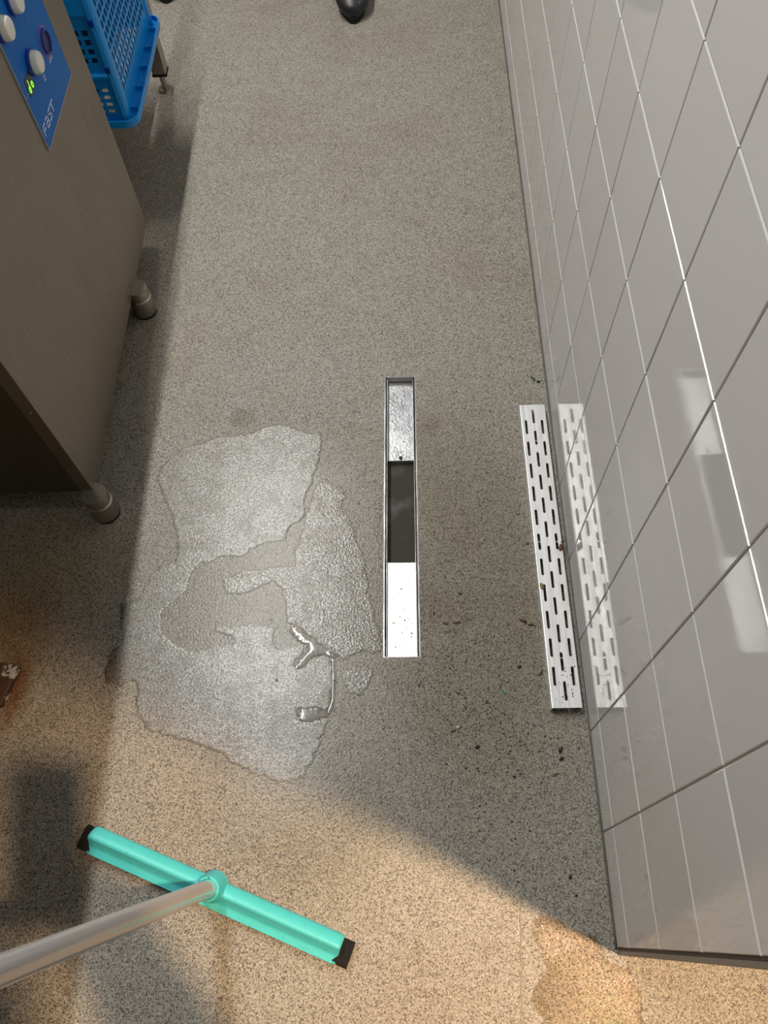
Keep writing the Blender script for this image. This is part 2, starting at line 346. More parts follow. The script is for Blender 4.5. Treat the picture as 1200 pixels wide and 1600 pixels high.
# ------------------------------------------------------------------ standing water
def wobble_poly(pts, amp, step=.0025, seed=0):
    P = [Vector((p[0], p[1], 0)) for p in pts]; out = []
    for a, b_ in zip(P, P[1:] + P[:1]):
        n = max(1, int((b_ - a).length / step))
        for i in range(n): out.append(a.lerp(b_, i / n))
    # soften the corners, then ragged noise
    for _ in range(2): out = [(out[i - 1] + out[i] * 2 + out[(i + 1) % len(out)]) / 4 for i in range(len(out))]
    res = []
    for q in out:
        d = noise.noise_vector(Vector((q.x * 60, q.y * 60, seed))) * amp + noise.noise_vector(Vector((q.x * 190, q.y * 190, seed + 5))) * amp * .7 + noise.noise_vector(Vector((q.x * 420, q.y * 420, seed + 2))) * amp * .35
        res.append((q.x + d.x, q.y + d.y))
    return np.array(res)
def sdf(P, X, Y):
    best = np.full(X.shape, 1e9); inside = np.zeros(X.shape, bool)
    for (x1, y1), (x2, y2) in zip(P, np.roll(P, -1, 0)):
        dx, dy = x2 - x1, y2 - y1; L2 = dx * dx + dy * dy + 1e-12
        tt = np.clip(((X - x1) * dx + (Y - y1) * dy) / L2, 0, 1)
        best = np.minimum(best, (X - x1 - tt * dx) ** 2 + (Y - y1 - tt * dy) ** 2)
        c = ((y1 > Y) != (y2 > Y)) & (X < dx * (Y - y1) / (dy + 1e-15) + x1); inside ^= c
    return np.where(inside, 1, -1) * np.sqrt(best)
def water(name, m, px, label, holes=(), amp=.0046, h=.0007, rim=.0040, cell=.0018, crop=True, seed=0, group=None):
    cv = (lambda q: at(150 + q[0] / 2.4617, 600 + q[1] / 2.4617)) if crop else (lambda q: at(*q))
    P = wobble_poly([cv(q) for q in px], amp, seed=seed)
    x0, y0 = P.min(0) - .006; x1, y1 = P.max(0) + .006
    nx, ny = int((x1 - x0) / cell) + 1, int((y1 - y0) / cell) + 1
    X, Y = np.meshgrid(x0 + np.arange(nx) * cell, y0 + np.arange(ny) * cell)
    S = sdf(P, X, Y)
    for hpx in holes: S = np.minimum(S, -sdf(wobble_poly([cv(q) for q in hpx], amp, seed=seed + 9), X, Y))
    u = np.clip(S / rim, -1, 1); Z = np.where(u > 0, h * np.sqrt(np.clip(1 - (1 - u) ** 2, 0, 1)), u * h * 1.5) + .00008
    keep = S > -.004
    fm = keep[:-1, :-1] & keep[1:, :-1] & keep[:-1, 1:] & keep[1:, 1:]
    idx = np.arange(nx * ny).reshape(ny, nx)
    F_ = np.stack([idx[:-1, :-1][fm], idx[:-1, 1:][fm], idx[1:, 1:][fm], idx[1:, :-1][fm]], 1)
    used = np.unique(F_); rem = np.zeros(nx * ny, int); rem[used] = np.arange(len(used))
    co = np.stack([X.ravel(), Y.ravel(), Z.ravel()], 1)[used]
    me = bpy.data.meshes.new(name); me.from_pydata(co.tolist(), [], rem[F_].tolist()); me.polygons.foreach_set('use_smooth', [True] * len(me.polygons))
    return tag(link(name, me, m), label, 'puddle', group)
water('water_film', M['film'], [(600, 185), (640, 165), (700, 155), (760, 165), (800, 190), (845, 180), (872, 190), (865, 260), (850, 330), (830, 390), (805, 430), (798, 500), (780, 530), (745, 540), (735, 570), (740, 605), (650, 612), (590, 640), (560, 660), (470, 668), (400, 695), (370, 720), (350, 770), (340, 805), (290, 840), (255, 880), (245, 930), (270, 980), (320, 1015), (370, 1035), (420, 1020), (440, 1000), (520, 1008), (540, 985), (500, 960), (460, 955), (460, 932), (520, 935), (600, 925), (660, 930), (690, 950), (680, 985), (700, 1020), (760, 1010), (800, 1000), (790, 1050), (760, 1085), (780, 1100), (830, 1060), (880, 1050), (910, 1062), (915, 1150), (905, 1240), (890, 1262), (840, 1250), (785, 1245), (775, 1275), (800, 1298), (860, 1296), (895, 1285), (890, 1310), (860, 1380), (835, 1440), (800, 1510), (740, 1535), (600, 1500), (480, 1420), (330, 1370), (200, 1330), (155, 1270), (158, 1200), (155, 1135), (80, 1160), (38, 1150), (35, 1090), (60, 1030), (95, 1000), (100, 930), (85, 850), (160, 830), (185, 790), (200, 750), (240, 700), (315, 680), (318, 640), (305, 580), (290, 500), (265, 440), (235, 380), (250, 320), (330, 250), (450, 210)],
      'large ragged water film on the floor left of the drain, reflecting the ceiling light')
water('water_film', M['film_rough'], [(880, 360), (930, 400), (960, 430), (940, 480), (985, 520), (1000, 600), (1030, 660), (1045, 740), (1060, 830), (1068, 900), (1100, 940), (1100, 1035), (1010, 1030), (950, 1060), (915, 1045), (850, 1000), (790, 940), (735, 915), (725, 850), (710, 780), (680, 762), (640, 775), (600, 795), (550, 810), (500, 805), (490, 770), (485, 745), (520, 735), (580, 715), (650, 712), (720, 700), (765, 700), (765, 640), (790, 570), (815, 500), (830, 430), (850, 380)],
      'rippled water film beside the left edge of the open drain', seed=3, h=.0008)
water('water_film', M['film_rough'], [(945, 1120), (1000, 1085), (1070, 1095), (1060, 1150), (1010, 1205), (960, 1170)],
      'small water patch just below left of the near end of the drain', seed=5, amp=.004)
water('thick_puddle', M['pool'], [(745, 925), (790, 935), (830, 975), (900, 1005), (945, 1040), (915, 1060), (880, 1042), (840, 1046), (800, 1085), (770, 1104), (752, 1092), (795, 1045), (815, 1012), (775, 990), (748, 960)],
      'bright white mirror-like splash of water where the two films meet', h=.0015, rim=.014, cell=.0013, seed=7, amp=.0035)
water('thick_puddle', M['pool'], [(903, 1050), (921, 1060), (924, 1160), (914, 1250), (897, 1276), (886, 1262), (902, 1220), (905, 1140)],
      'thin upright trickle of water catching the light below the splash', h=.0007, rim=.007, cell=.0011, seed=8, amp=.0012)
water('thick_puddle', M['pool'], [(775, 1265), (790, 1243), (855, 1248), (885, 1262), (895, 1280), (860, 1297), (800, 1302), (775, 1292)],
      'small thick pool of water at the foot of the trickle', h=.0011, rim=.014, cell=.0012, seed=9, amp=.0015)
water('water_film', M['sparkle'], [(838, 1428), (862, 1436), (900, 1452), (925, 1458), (945, 1495), (985, 1518), (1000, 1560), (1004, 1590), (1012, 1640), (842, 1640), (850, 1590), (828, 1560), (846, 1530), (850, 1490), (832, 1462)],
      'sparkling wet patch in the warm light by the wall end', crop=False, seed=11, amp=.005)
# fine droplets
def droplets(name, spots, m, label, kind_plane='floor', group=None):
    bm = bmesh.new()
    for q, s in spots:
        n = 6; R = []
        for rr, hh in ((1, 0), (.75, .38), (.3, .55)):
            a0 = random.random()
            R.append([(q + (Vector((math.cos(a0 + 2 * math.pi * i / n) * rr * s, math.sin(a0 + 2 * math.pi * i / n) * rr * s, hh * s)) if kind_plane == 'floor' else
                            Vector((-hh * s * .8, math.cos(a0 + 2 * math.pi * i / n) * rr * s, math.sin(a0 + 2 * math.pi * i / n) * rr * s)))) for i in range(n)])
        vs = [[bm.verts.new(p) for p in r_] for r_ in R]
        for a, b_ in zip(vs, vs[1:]):
            for i in range(n): bm.faces.new((a[i], a[(i + 1) % n], b_[(i + 1) % n], b_[i]))
        bm.faces.new(vs[-1])
    o = obj(name, bm, m, None, True); tag(o, label, 'water drops', None, 'stuff'); return o
M['drop'] = m_water('water_drop', 30, 0, .001, 1.6, (.97, .97, .97), .12)
M['walldrop'] = mat('whitish_drop', (.86, .86, .85), .25)
sp = []
def inx(px, py): return 596 < px < 656 and 580 < py < 1035
for (cx, cy, sx, sy, n) in ((560, 780, 40, 70, 300), (700, 930, 50, 90, 330), (690, 1010, 45, 60, 200), (620, 1090, 70, 50, 260), (500, 640, 70, 40, 120), (760, 900, 60, 150, 150), (560, 1180, 60, 60, 120), (440, 970, 30, 30, 80), (360, 1230, 60, 20, 60), (70, 1370, 30, 30, 60), (400, 1340, 40, 25, 60), (590, 830, 6, 80, 120), (655, 900, 4, 100, 90)):
    for _ in range(n):
        px, py = random.gauss(cx, sx), random.gauss(cy, sy)
        if inx(px, py) or px > 800: continue
        sp.append((at(px, py), random.uniform(.0007, .0019)))
droplets('floor_droplets', sp, M['drop'], 'fine water droplets scattered on the floor around the drain')
sp = []
for (cx, cy, sx, sy, n) in ((985, 860, 30, 70, 420), (1000, 940, 30, 60, 300), (1010, 1100, 40, 40, 260), (975, 1180, 30, 50, 90), (960, 720, 30, 50, 120), (900, 570, 15, 20, 25)):
    for _ in range(n):
        q = atx(random.gauss(cx, sx), random.gauss(cy, sy), WX - .0001)
        if .01 < q.z < .8: sp.append((q, random.uniform(.0003, .0009)))
droplets('wall_droplets', sp, M['walldrop'], 'fine splashed water droplets on the wall tiles beside the grate', 'wall')

# ------------------------------------------------------------------ stainless machine on the left
FX = -.562; MY0, MY1, MZ0, MZ1 = .7095, 1.395, .0635, .85
W_ = thing('glasswasher', 'brushed steel commercial glasswasher on round legs with a blue control panel', 'dishwasher', (FX, MY0, 0))
def K(bm, name, m, par=W_, smooth=False):     # built in world coordinates, stored relative to the thing
    bmesh.ops.translate(bm, verts=bm.verts, vec=(-FX, -MY0, 0)); o = obj(name, bm, m, par, smooth); return o
bm = bmesh.new(); box(bm, FX - .0015, FX, MY0, MY1, MZ0, MZ1, .0006, 1); K(bm, 'front_panel', M['face'])
bm = bmesh.new(); box(bm, FX - .024, FX - .0015, MY0 + .0006, MY0 + .0022, MZ0, MZ1); K(bm, 'front_return_flange', M['face'])
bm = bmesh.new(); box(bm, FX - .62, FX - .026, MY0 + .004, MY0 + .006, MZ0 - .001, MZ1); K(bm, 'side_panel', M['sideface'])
bm = bmesh.new(); box(bm, FX - .618, FX - .003, MY0 + .0065, MY1 - .002, MZ0 + .004, MZ1 - .002); K(bm, 'cabinet_body', M['face'])
bm = bmesh.new(); box(bm, FX - .63, FX + .001, MY0 - .001, MY1 + .001, MZ1, MZ1 + .02, .003); K(bm, 'top_panel', M['face'])
lg_n, lg_f = at(168, 801), at(228, 487)
for (x, y) in ((lg_n.x, lg_n.y), (lg_f.x, lg_f.y), (FX - .56, lg_n.y), (FX - .56, lg_f.y)):
    bm = bmesh.new(); tube(bm, [(x, y, MZ0 + .01), (x, y, .050), (x, y, .0492), (x, y, .048), (x, y, .047), (x, y, .006), (x, y, .004)], [.0225, .0225, .0215, .0225, .0245, .0245, .023], 32)
    lg = K(bm, 'leg', M['leg']); autosmooth(lg, 30)
    bm = bmesh.new(); tube(bm, [(x, y, .0045), (x, y, 0)], [.0225, .024], 28); K(bm, 'rubber_foot', M['rubber'], lg)
# control panel
PY0, PY1, PZ0, PZ1 = 1.1135, 1.3085, .4655, .79; PX = FX + .0022
bm = bmesh.new(); box(bm, FX, PX, PY0, PY1, PZ0, PZ1, .0005, 1); cp = K(bm, 'control_panel', M['panel'])
bm = bmesh.new()
for a in ((PY0 - .0008, PY1 + .0008, PZ0 - .0016, PZ0), (PY0 - .0014, PY0, PZ0, PZ1), (PY1, PY1 + .0008, PZ0, PZ1)): box(bm, FX, PX + .0003, *a)
K(bm, 'panel_edge', mat('panel_edge', (.45, .5, .55), .3, .6), cp)
fr = lambda u, v_, h: Vector((PX + h, u, v_))
def knob(px, py, rr=.0165, dz=.015):
    q = atx(px, py, PX + dz)
    bm = bmesh.new(); tube(bm, [(PX, q.y, q.z), (PX + .005, q.y, q.z), (PX + .006, q.y, q.z)], [rr * 1.16, rr * 1.12, rr * 1.0], 32); rg = K(bm, 'knob_collar', M['knobring'], cp); autosmooth(rg, 30)
    bm = bmesh.new(); tube(bm, [(PX + .005, q.y, q.z), (PX + .013, q.y, q.z), (PX + .0155, q.y, q.z), (PX + .0165, q.y, q.z)], [rr, rr * .97, rr * .86, rr * .6], 32); kb = K(bm, 'knob', M['white'], cp); autosmooth(kb, 40)
    return q
k1 = knob(63, 97); k2 = knob(16, 44); k3 = knob(31, 1)
k4 = knob(-12, 14, .014)
q = atx(70, 65, PX)
bm = bmesh.new(); tube(bm, [(PX, q.y, q.z), (PX + .0005, q.y, q.z)], .0225, 36); K(bm, 'ring_mark', M['pink'], cp)
bm = bmesh.new(); tube(bm, [(PX, q.y, q.z), (PX + .0012, q.y, q.z)], .0205, 36); K(bm, 'button_plate', mat('panel_blue_flat', (.012, .12, .42), .3), cp)
bm = bmesh.new(); n = 32
rings = [[Vector((PX + hx, q.y + rr * math.cos(2 * math.pi * i / n), q.z + rr * math.sin(2 * math.pi * i / n))) for i in range(n)] for rr, hx in ((.0185, .001), (.0175, .005), (.0150, .005), (.0140, .0015))]
loft(bm, rings, False); autosmooth(K(bm, 'button_ring', M['knobring'], cp), 40)
bm = bmesh.new(); tube(bm, [(PX, q.y, q.z), (PX + .0022, q.y, q.z)], .0138, 30); K(bm, 'button', mat('navy_button', (.005, .012, .07), .3), cp)
# display
q = atx(47, 133, PX); dy, dz = .0145, .0130
bm = bmesh.new(); box(bm, PX, PX + .0006, q.y - dy, q.y + dy, q.z - dz + .002, q.z + dz + .002); ds = K(bm, 'display', mat('display_window', (.005, .03, .03), .15), cp)
bm = bmesh.new(); rr = .0030; f2 = lambda u, v_, h: fr(u + q.y, v_ + q.z, h + .0006)
stroke(bm, arc(-.0072, -.003, rr, .0042, 0, 360, 16), .0013, f2, .0003); stroke(bm, [(-.0072 + rr, -.003), (-.0072 + rr, .0100)], .0013, f2, .0003)
stroke(bm, arc(.0068, -.003, rr, .0042, 0, 360, 16), .0013, f2, .0003); o = K(bm, 'display_digits', M['led'], ds); o['label'] = 'glowing green characters reading do'
# lettering FaST
q0 = atx(72, 213, PX); q1 = atx(84, 167, PX); lw = (q1.y - q0.y); lh = .0135; bz = q0.z
f3 = lambda u, v_, h: fr(q0.y + u * lw, bz + v_ * lh, h)
class _s: pass
bm = bmesh.new(); wd = .0020
def st(pts):
    stroke(bm, [(x * lw, y * lh) for x, y in pts], wd, lambda u, v_, h: fr(q0.y + u, bz + v_, h), .0003)
st([(.0, 0), (.0, .78), (.05, .97), (.20, 1.0)]); st([(0, .5), (.17, .5)])
st([(.30, 1), (.45, 1), (.47, .9), (.47, 0), (.30, 0), (.29, .25), (.30, .52), (.47, .52)])
st([(.75, 1), (.60, 1), (.58, .78), (.61, .54), (.71, .48), (.74, .25), (.71, 0), (.56, 0)])
st([(.80, 1), (1.04, 1)]); st([(.92, 1), (.92, 0)])
K(bm, 'lettering', M['print'], cp)
# small printed icons
bm = bmesh.new(); c = atx(70, 122, PX); st2 = lambda pts, wd2=.0009: stroke(bm, [(c.y + a, c.z + b_) for a, b_ in pts], wd2, fr, .0002)
st2([(-.003, -.003), (.003, -.003), (.003, .004), (-.003, .004), (-.003, -.003)])
c = atx(79, 92, PX); st2([(-.008, 0), (-.004, .003), (0, 0), (.004, .003), (.008, 0)]); st2([(-.008, -.002), (.008, -.002)])
c = atx(44, 148, PX); st2([(-.008, .0), (-.006, .0)]); st2([(0, 0), (.002, 0)])
c = atx(51, 105, PX); st2([(-.001, .0), (.001, .0)])
K(bm, 'printed_icon', M['print'], cp)['kind'] = 'stuff'
bm = bmesh.new(); c = atx(25, 71, PX); st2([(-.001, 0), (.001, 0)], .003); c = atx(38, 28, PX); st2([(-.004, 0), (.004, 0)], .001); st2([(-.004, -.005), (-.002, -.005)], .003); st2([(.002, -.005), (.004, -.005)], .003)
K(bm, 'printed_icon', M['knobring'], cp)['kind'] = 'stuff'
# tiny chips on the steel face
for px, py in ((140, 172), (83, 212), (134, 335), (28, 572), (48, 645)):
    bm = bmesh.new(); c = atx(px, py, FX); tube(bm, [(FX, c.y, c.z), (FX + .0003, c.y, c.z)], .0008, 6); K(bm, 'paint_speck', M['print'])

# ------------------------------------------------------------------ blue crates, upside down, and the rack they stand on
def perforated(bm, fr_, w, h, u0, u1, v0, v1, nu, nv, bar, th_, diag=False):
    """flat wall w x h, thickness th_, with nu x nv openings inside u0..u1 / v0..v1; fr_(u,v,d)"""
    V, E, Fc = [], [], []
    def lp(pts): n0 = len(V); V.extend(Vector(p) for p in pts); n = len(pts); E.extend((n0 + i, n0 + (i + 1) % n) for i in range(n)); Fc.append(list(range(n0, n0 + n)))
    lp([(0, 0), (w, 0), (w, h), (0, h)])
    cu, cv = (u1 - u0) / nu, (v1 - v0) / nv
    for i in range(nu):
        for j in range(nv):
            a, b_ = u0 + cu * i + bar / 2, u0 + cu * (i + 1) - bar / 2; c_, d_ = v0 + cv * j + bar / 2, v0 + cv * (j + 1) - bar / 2
            lp([(a, c_), (b_, c_), (b_, d_), (a, d_)])
    vo, eo, fo, _, _, of = delaunay_2d_cdt(V, E, Fc, 0, 1e-7)
    for d in (0, th_):
        vs = [bm.verts.new(fr_(q.x, q.y, d)) for q in vo]
        for f, s in zip(fo, of):
            if s == [0]: bm.faces.new([vs[i] for i in (f if d else f[::-1])])
    for i, ring in enumerate(Fc):
        for a, b_ in zip(ring, ring[1:] + ring[:1]):
            A, B = V[a], V[b_]; bm.faces.new([bm.verts.new(fr_(*x)) for x in ((A.x, A.y, 0), (B.x, B.y, 0), (B.x, B.y, th_), (A.x, A.y, th_))])
CX, CY0, CY1 = -.5410, 1.4730, 1.826; CXL = -1.06; CH_ = .215
def crate(z, label):
    c = thing('plastic_crate', label, 'crate', (CX, CY0, z))
    tw = .003; W, Lx = CY1 - CY0, CX - CXL; H = .34
    bm = bmesh.new(); perforated(bm, lambda u, v_, d: Vector((-.012 - d, u, v_)), W, H, .030, W - .034, .045, H - .010, 15, 14, .0058, tw)
    obj('aisle_wall', bm, M['crate'], c)
    for k, (za, zb_, y_) in enumerate(((.0, .094, .006), (.102, .212, .010))):    # two perforated bands, a ledge between
        bm = bmesh.new(); perforated(bm, lambda u, v_, d: Vector((-Lx + u, y_ + d, za + v_)), Lx - .012, zb_ - za, .02, Lx - .030, .016, zb_ - za - (.018 if k == 0 else .024), 25, 4, .0060, tw)
        obj('end_wall', bm, M['crate'], c)
    bm = bmesh.new(); box(bm, -Lx, -.010, .004, .012, .211, H, .004, 3); obj('smooth_band', bm, M['crate'], c)
    bm = bmesh.new(); box(bm, -Lx, -.012, W - .012, W - .009, 0, H); obj('far_wall', bm, M['crate'], c)
    bm = bmesh.new(); box(bm, -Lx, -Lx + .003, .01, W - .01, 0, H); obj('back_wall', bm, M['crate'], c)
    bm = bmesh.new(); box(bm, -Lx, -.016, .001, .012, .0935, .1025, .003); obj('ledge', bm, M['crate'], c)
    for yy, s in ((0, 1), (W, -1)):
        bm = bmesh.new(); prof = [(-.024, .006), (-.022, .001), (-.018, -.001)] + [(-.018 + .011 * math.sin(a), .010 - .011 * math.cos(a)) for a in np.linspace(0, math.pi / 2, 6)] + [(-.007, .022), (-.012, .026), (-.016, .022), (-.016, .014), (-.022, .012)]
        loft(bm, [[Vector((x, yy + s * y, zz)) for x, y in prof] for zz in (.008, H - .004)]); autosmooth(obj('corner_post', bm, M['crate'], c), 40)
    for zz in (.108, .197):
        bm = bmesh.new(); box(bm, -.022, -.013, -.0022, .002, zz, zz + .012); obj('post_slot', bm, M['knobring'], c)
    def rim(a, zz0, zz1, thk):
        bm = bmesh.new(); off_r = .018
        def rr_(off):
            return [(cx + (off_r + off) * math.cos(math.radians(a0 + 18 * k)), cy + (off_r + off) * math.sin(math.radians(a0 + 18 * k)))
                    for (cx, cy, a0) in ((-off_r, off_r, -90), (-off_r, W - off_r, 0), (-Lx + off_r, W - off_r, 90), (-Lx + off_r, off_r, 180)) for k in range(6)]
        O = rr_(a); I = rr_(a - thk)
        R = [[Vector((x, y, zz)) for x, y in P_] for P_, zz in ((O, zz0), (O, zz1), (I, zz1), (I, zz0))]; R.append(R[0]); loft(bm, R, False); bmesh.ops.remove_doubles(bm, verts=bm.verts, dist=1e-6)
        return bm
    autosmooth(obj('rim', rim(.009, -.004, .011, .003), M['crate'], c), 40)
    autosmooth(obj('rim_floor', rim(.007, -.002, .001, .022), M['crate'], c), 40)
    for k in range(5):
        bm = bmesh.new(); yy = .04 + (W - .08) * k / 4; box(bm, -.012, .007, yy - .002, yy + .002, -.001, .010); obj('rim_rib', bm, M['crate'], c)
    bm = bmesh.new(); box(bm, -Lx + .003, -.012, .012, W - .012, H - .003, H, .001, 1); obj('base_plate', bm, M['crate'], c)
    return c
crate(.2505, 'blue perforated plastic crate, upside down, standing behind the glasswasher by the steel leg')
R_ = thing('steel_rack', 'steel rack with a square leg and adjustable foot beside the blue crates', 'rack', (-.605, 1.93, 0))
def RB(name, m, *boxes, par=R_):
    bm = bmesh.new()
    for b_ in boxes: box(bm, *b_)
    bmesh.ops.translate(bm, verts=bm.verts, vec=(.605, -1.93, 0)); return obj(name, bm, m, par)
lx, ly = -.607, 1.955
for (ax, ay) in ((lx, ly), (-1.2, ly), (-.95, 1.50), (-1.2, 1.50)):
    lg = RB('leg', M['leg'], (ax - .0175, ax + .0175, ay - .0175, ay + .0175, .052, .24 if ay < 1.6 else .80, .002, 2))
    RB('leg_cap', M['rubber'], (ax - .0185, ax + .0185, ay - .0185, ay + .0185, .047, .0525), par=lg)
    bm = bmesh.new(); tube(bm, [(ax, ay, .048), (ax, ay, .008), (ax, ay, .006), (ax, ay, 0)], [.007, .007, .017, .019], 18)
    bmesh.ops.translate(bm, verts=bm.verts, vec=(.605, -1.93, 0)); obj('foot', bm, M['leg'], lg)
RB('shelf', M['leg'], (-1.24, -.63, 1.48, 1.95, .226, .246, .002, 1)); RB('crossbar', M['leg'], (-1.24, -.6, 1.94, 1.97, .79, .82))

# ------------------------------------------------------------------ squeegee
zb = .020
ul, ur = at(153, 1291, zb), at(536, 1463, zb); ll, lr = at(130, 1330, zb), at(527, 1506, zb)
cl, cr = (ul + ll) / 2, (ur + lr) / 2; sc = (cl + cr) / 2; sa = math.atan2(cr.y - cl.y, cr.x - cl.x); SL = (cr - cl).length
Q = thing('squeegee', 'turquoise floor squeegee with black rubber blade and long grey handle on the wet floor', 'squeegee', (sc.x, sc.y, 0), sa)
prof = [(.0185, .016), (.0190, .021), (.0165, .027), (.009, .0345), (.004, .0365), (.0012, .0362), (-.0008, .034), (-.0075, .0195), (-.0105, .0180), (-.0155, .0175), (-.0190, .0165), (-.0195, .0135), (-.0180, .0115), (0, .0115), (.0180, .0115)]
prof = [(y * 1.06, z) for y, z in prof]
bm = bmesh.new(); rings = []
for x, f, g in ((-SL / 2, .90, -.002), (-SL / 2 + .0025, .97, -.0006), (-SL / 2 + .007, 1, 0), (0, 1, 0), (SL / 2 - .007, 1, 0), (SL / 2 - .0025, .97, -.0006), (SL / 2, .90, -.002)):
    rings.append([Vector((x, y * f, z + g * (z > .015))) for y, z in prof])
loft(bm, rings); autosmooth(obj('blade_holder', bm, M['teal'], Q), 50)
bm = bmesh.new(); NB = 40
rg = []
for i in range(NB + 1):
    x = -SL / 2 - .016 + (SL + .032) * i / NB; j = .0006 * noise.noise(Vector((x * 60, 1, 0)))
    rg.append([Vector((x, y + j, z)) for y, z in ((-.0185, .0), (-.0195, .010), (-.0165, .0175), (.0125, .0175), (.0165, .013), (.0150, .0))])
loft(bm, rg); obj('rubber_blade', bm, M['rubber'], Q)
bm = bmesh.new(); fq = lambda u, v_, h: Vector((SL / 2 - .078 + u, .0165 - v_ * .9, .0268 + v_ * .62 + h))
stroke(bm, [(0, 0), (.052, 0), (.052, .0085), (0, .0085), (0, 0)], .0005, fq, .0003); obj('moulded_label_frame', bm, mat('teal_dark', (.02, .25, .2), .5), Q)
# socket and handle
hb = at(325, 1389, .05); ht = at(0, 1517, .60); hd = (ht - hb).normalized(); Qi = Matrix.Translation((sc.x, sc.y, 0)) @ Matrix.Rotation(sa, 4, 'Z'); Qi = Qi.inverted()
bm = bmesh.new(); s0 = hb - hd * .030; s1 = hb + hd * .004
tube(bm, [s0, s0 + hd * .012, s1 - hd * .002, s1, s1, s1 - hd * .010], [.0225, .0195, .0178, .0168, .0142, .0142], 36)
bm.transform(Qi); autosmooth(obj('socket', bm, M['teal'], Q), 40)
bm = bmesh.new(); tube(bm, [s0 + hd * .012, hb, hb + hd * 1.15, hb + hd * 1.16], [.0125, .0125, .0125, .010], 32); bm.transform(Qi); autosmooth(obj('handle', bm, M['handle'], Q), 40)
# ------------------------------------------------------------------ worktable beside the camera; only its rusty foot shows
q = at(12, 1078); RF = thing('worktable', 'worktable of which only a rusty foot with flaking paint shows at the left edge', 'table', (q.x, q.y, 0))
TX0, TX1, TY0, TY1 = -1.12, -.552, -.75, .685
bm = bmesh.new(); box(bm, TX0 - q.x, TX1 - q.x, TY0 - q.y, TY1 - q.y, .815, .85, .003); obj('table_top', bm, M['face'], RF)
for k, (x, y) in enumerate(((0, 0), (TX0 + .05 - q.x, 0), (0, TY0 + .06 - q.y), (TX0 + .05 - q.x, TY0 + .06 - q.y))):
    A = Matrix.Translation((x, y, 0)) @ Matrix.Rotation(math.radians(-14), 4, 'Z')
    bm = bmesh.new(); box(bm, -.090, .008, -.030, .040, .0, .014, .003); bmesh.ops.subdivide_edges(bm, edges=bm.edges[:], cuts=2, use_grid_fill=True)
    for v_ in bm.verts: v_.co += noise.noise_vector(v_.co * 70 + Vector((k, 0, 0))) * .0016
    for v_ in bm.verts: v_.co.z = max(v_.co.z, 0)
    bm.transform(A); ft = obj('foot', bm, M['rust'], RF)
    bm = bmesh.new(); box(bm, -.066, -.022, -.015, .025, .012, .816, .003); bm.transform(A); obj('leg', bm, M['rust'], RF)

# ------------------------------------------------------------------ black shoes at the top edge
def shoe(x, y, label, rz=0):
    s = thing('work_shoe', label, 'shoe', (x, y, 0), rz, 'black work shoes at the top edge')
    st_ = [(0, .010, .010, .030), (.008, .026, .008, .044), (.025, .040, .006, .055), (.055, .049, .006, .062), (.10, .050, .006, .070), (.15, .042, .006, .088), (.19, .038, .006, .105), (.24, .037, .006, .112), (.275, .030, .006, .105), (.29, .014, .010, .090)]
    bm = bmesh.new(); loft(bm, [[Vector((w_ * math.cos(a) * (1 if math.sin(a) > 0 else 1.0), yy, z0 + (z1 - z0) * (math.sin(a) * .5 + .5) ** .8)) for a in np.linspace(0, 2 * math.pi, 24, endpoint=False)] for yy, w_, z0, z1 in st_]); obj('upper', bm, M['shoe'], s, True)
    bm = bmesh.new(); N = 28; out = [(.051 * math.sin(a) * (1.0 if math.cos(a) < 0 else .8), .146 - .150 * math.cos(a)) for a in np.linspace(0, 2 * math.pi, N, endpoint=False)]
    loft(bm, [[Vector((a, b_, z)) for a, b_ in out] for z in (0, .016)]); autosmooth(obj('sole', bm, M['rubber'], s), 40)
    return s
a = at(553, 37); shoe(a.x, a.y, 'black rounded shoe toe poking in at the top centre of the photo', math.radians(2))
a = at(261, 5); shoe(a.x, a.y, 'black shoe toe barely showing at the top edge near the blue crates', math.radians(8))

# ------------------------------------------------------------------ debris
def flake(name, px, py, L_, Wd, ang, m, label, cat='food scrap', z=0, th_=.0012, curl=.002):
    q = at(px, py, z); n = 9; bm = bmesh.new(); rnd = random.Random(px * 7 + py)
    ring = [(math.cos(2 * math.pi * i / n) * L_ / 2 * rnd.uniform(.6, 1.1), math.sin(2 * math.pi * i / n) * Wd / 2 * rnd.uniform(.5, 1.15)) for i in range(n)]
    f_ = lambda x, y: curl * ((x / (L_ / 2)) ** 2) * .6 + rnd.uniform(0, .0004)
    top = [bm.verts.new((x * .85, y * .85, th_ + f_(x, y))) for x, y in ring]; bot = [bm.verts.new((x, y, f_(x, y) * .4)) for x, y in ring]; ct = bm.verts.new((0, 0, th_ * 1.4)); cb = bm.verts.new((0, 0, 0))
    for i in range(n):
        j = (i + 1) % n; bm.faces.new((bot[i], bot[j], top[j], top[i])); bm.faces.new((top[i], top[j], ct)); bm.faces.new((bot[j], bot[i], cb))
    o = obj(name, bm, m, None, True, q); o.rotation_euler[2] = math.radians(ang); return tag(o, label, cat)
brown = mat('wet_brown_leaf', (.11, .045, .022), .3); olive = mat('olive_scrap', (.19, .15, .05), .35); green = mat('green_leaf', (.035, .12, .02), .35); dk = mat('dark_scrap', (.018, .014, .01), .3)
tan = mat('tan_scrap', (.30, .21, .11), .4); mint = mat('mint_plastic', (.05, .42, .25), .25); paleshard = mat('pale_shard', (.65, .62, .52), .25)
flake('leaf_scrap', 876, 856, .016, .010, 70, brown, 'curled brown leaf scrap on the wall side of the grate', z=GZ, th_=.003, curl=.006)
flake('leaf_scrap', 880, 846, .012, .003, 30, brown, 'thin brown leaf stalk above the curled scrap on the grate', z=GZ, th_=.002, curl=.004)
flake('food_scrap', 847, 916, .017, .007, 97, olive, 'olive brown scrap stuck over a grate slot', z=GZ, th_=.0016, curl=0)
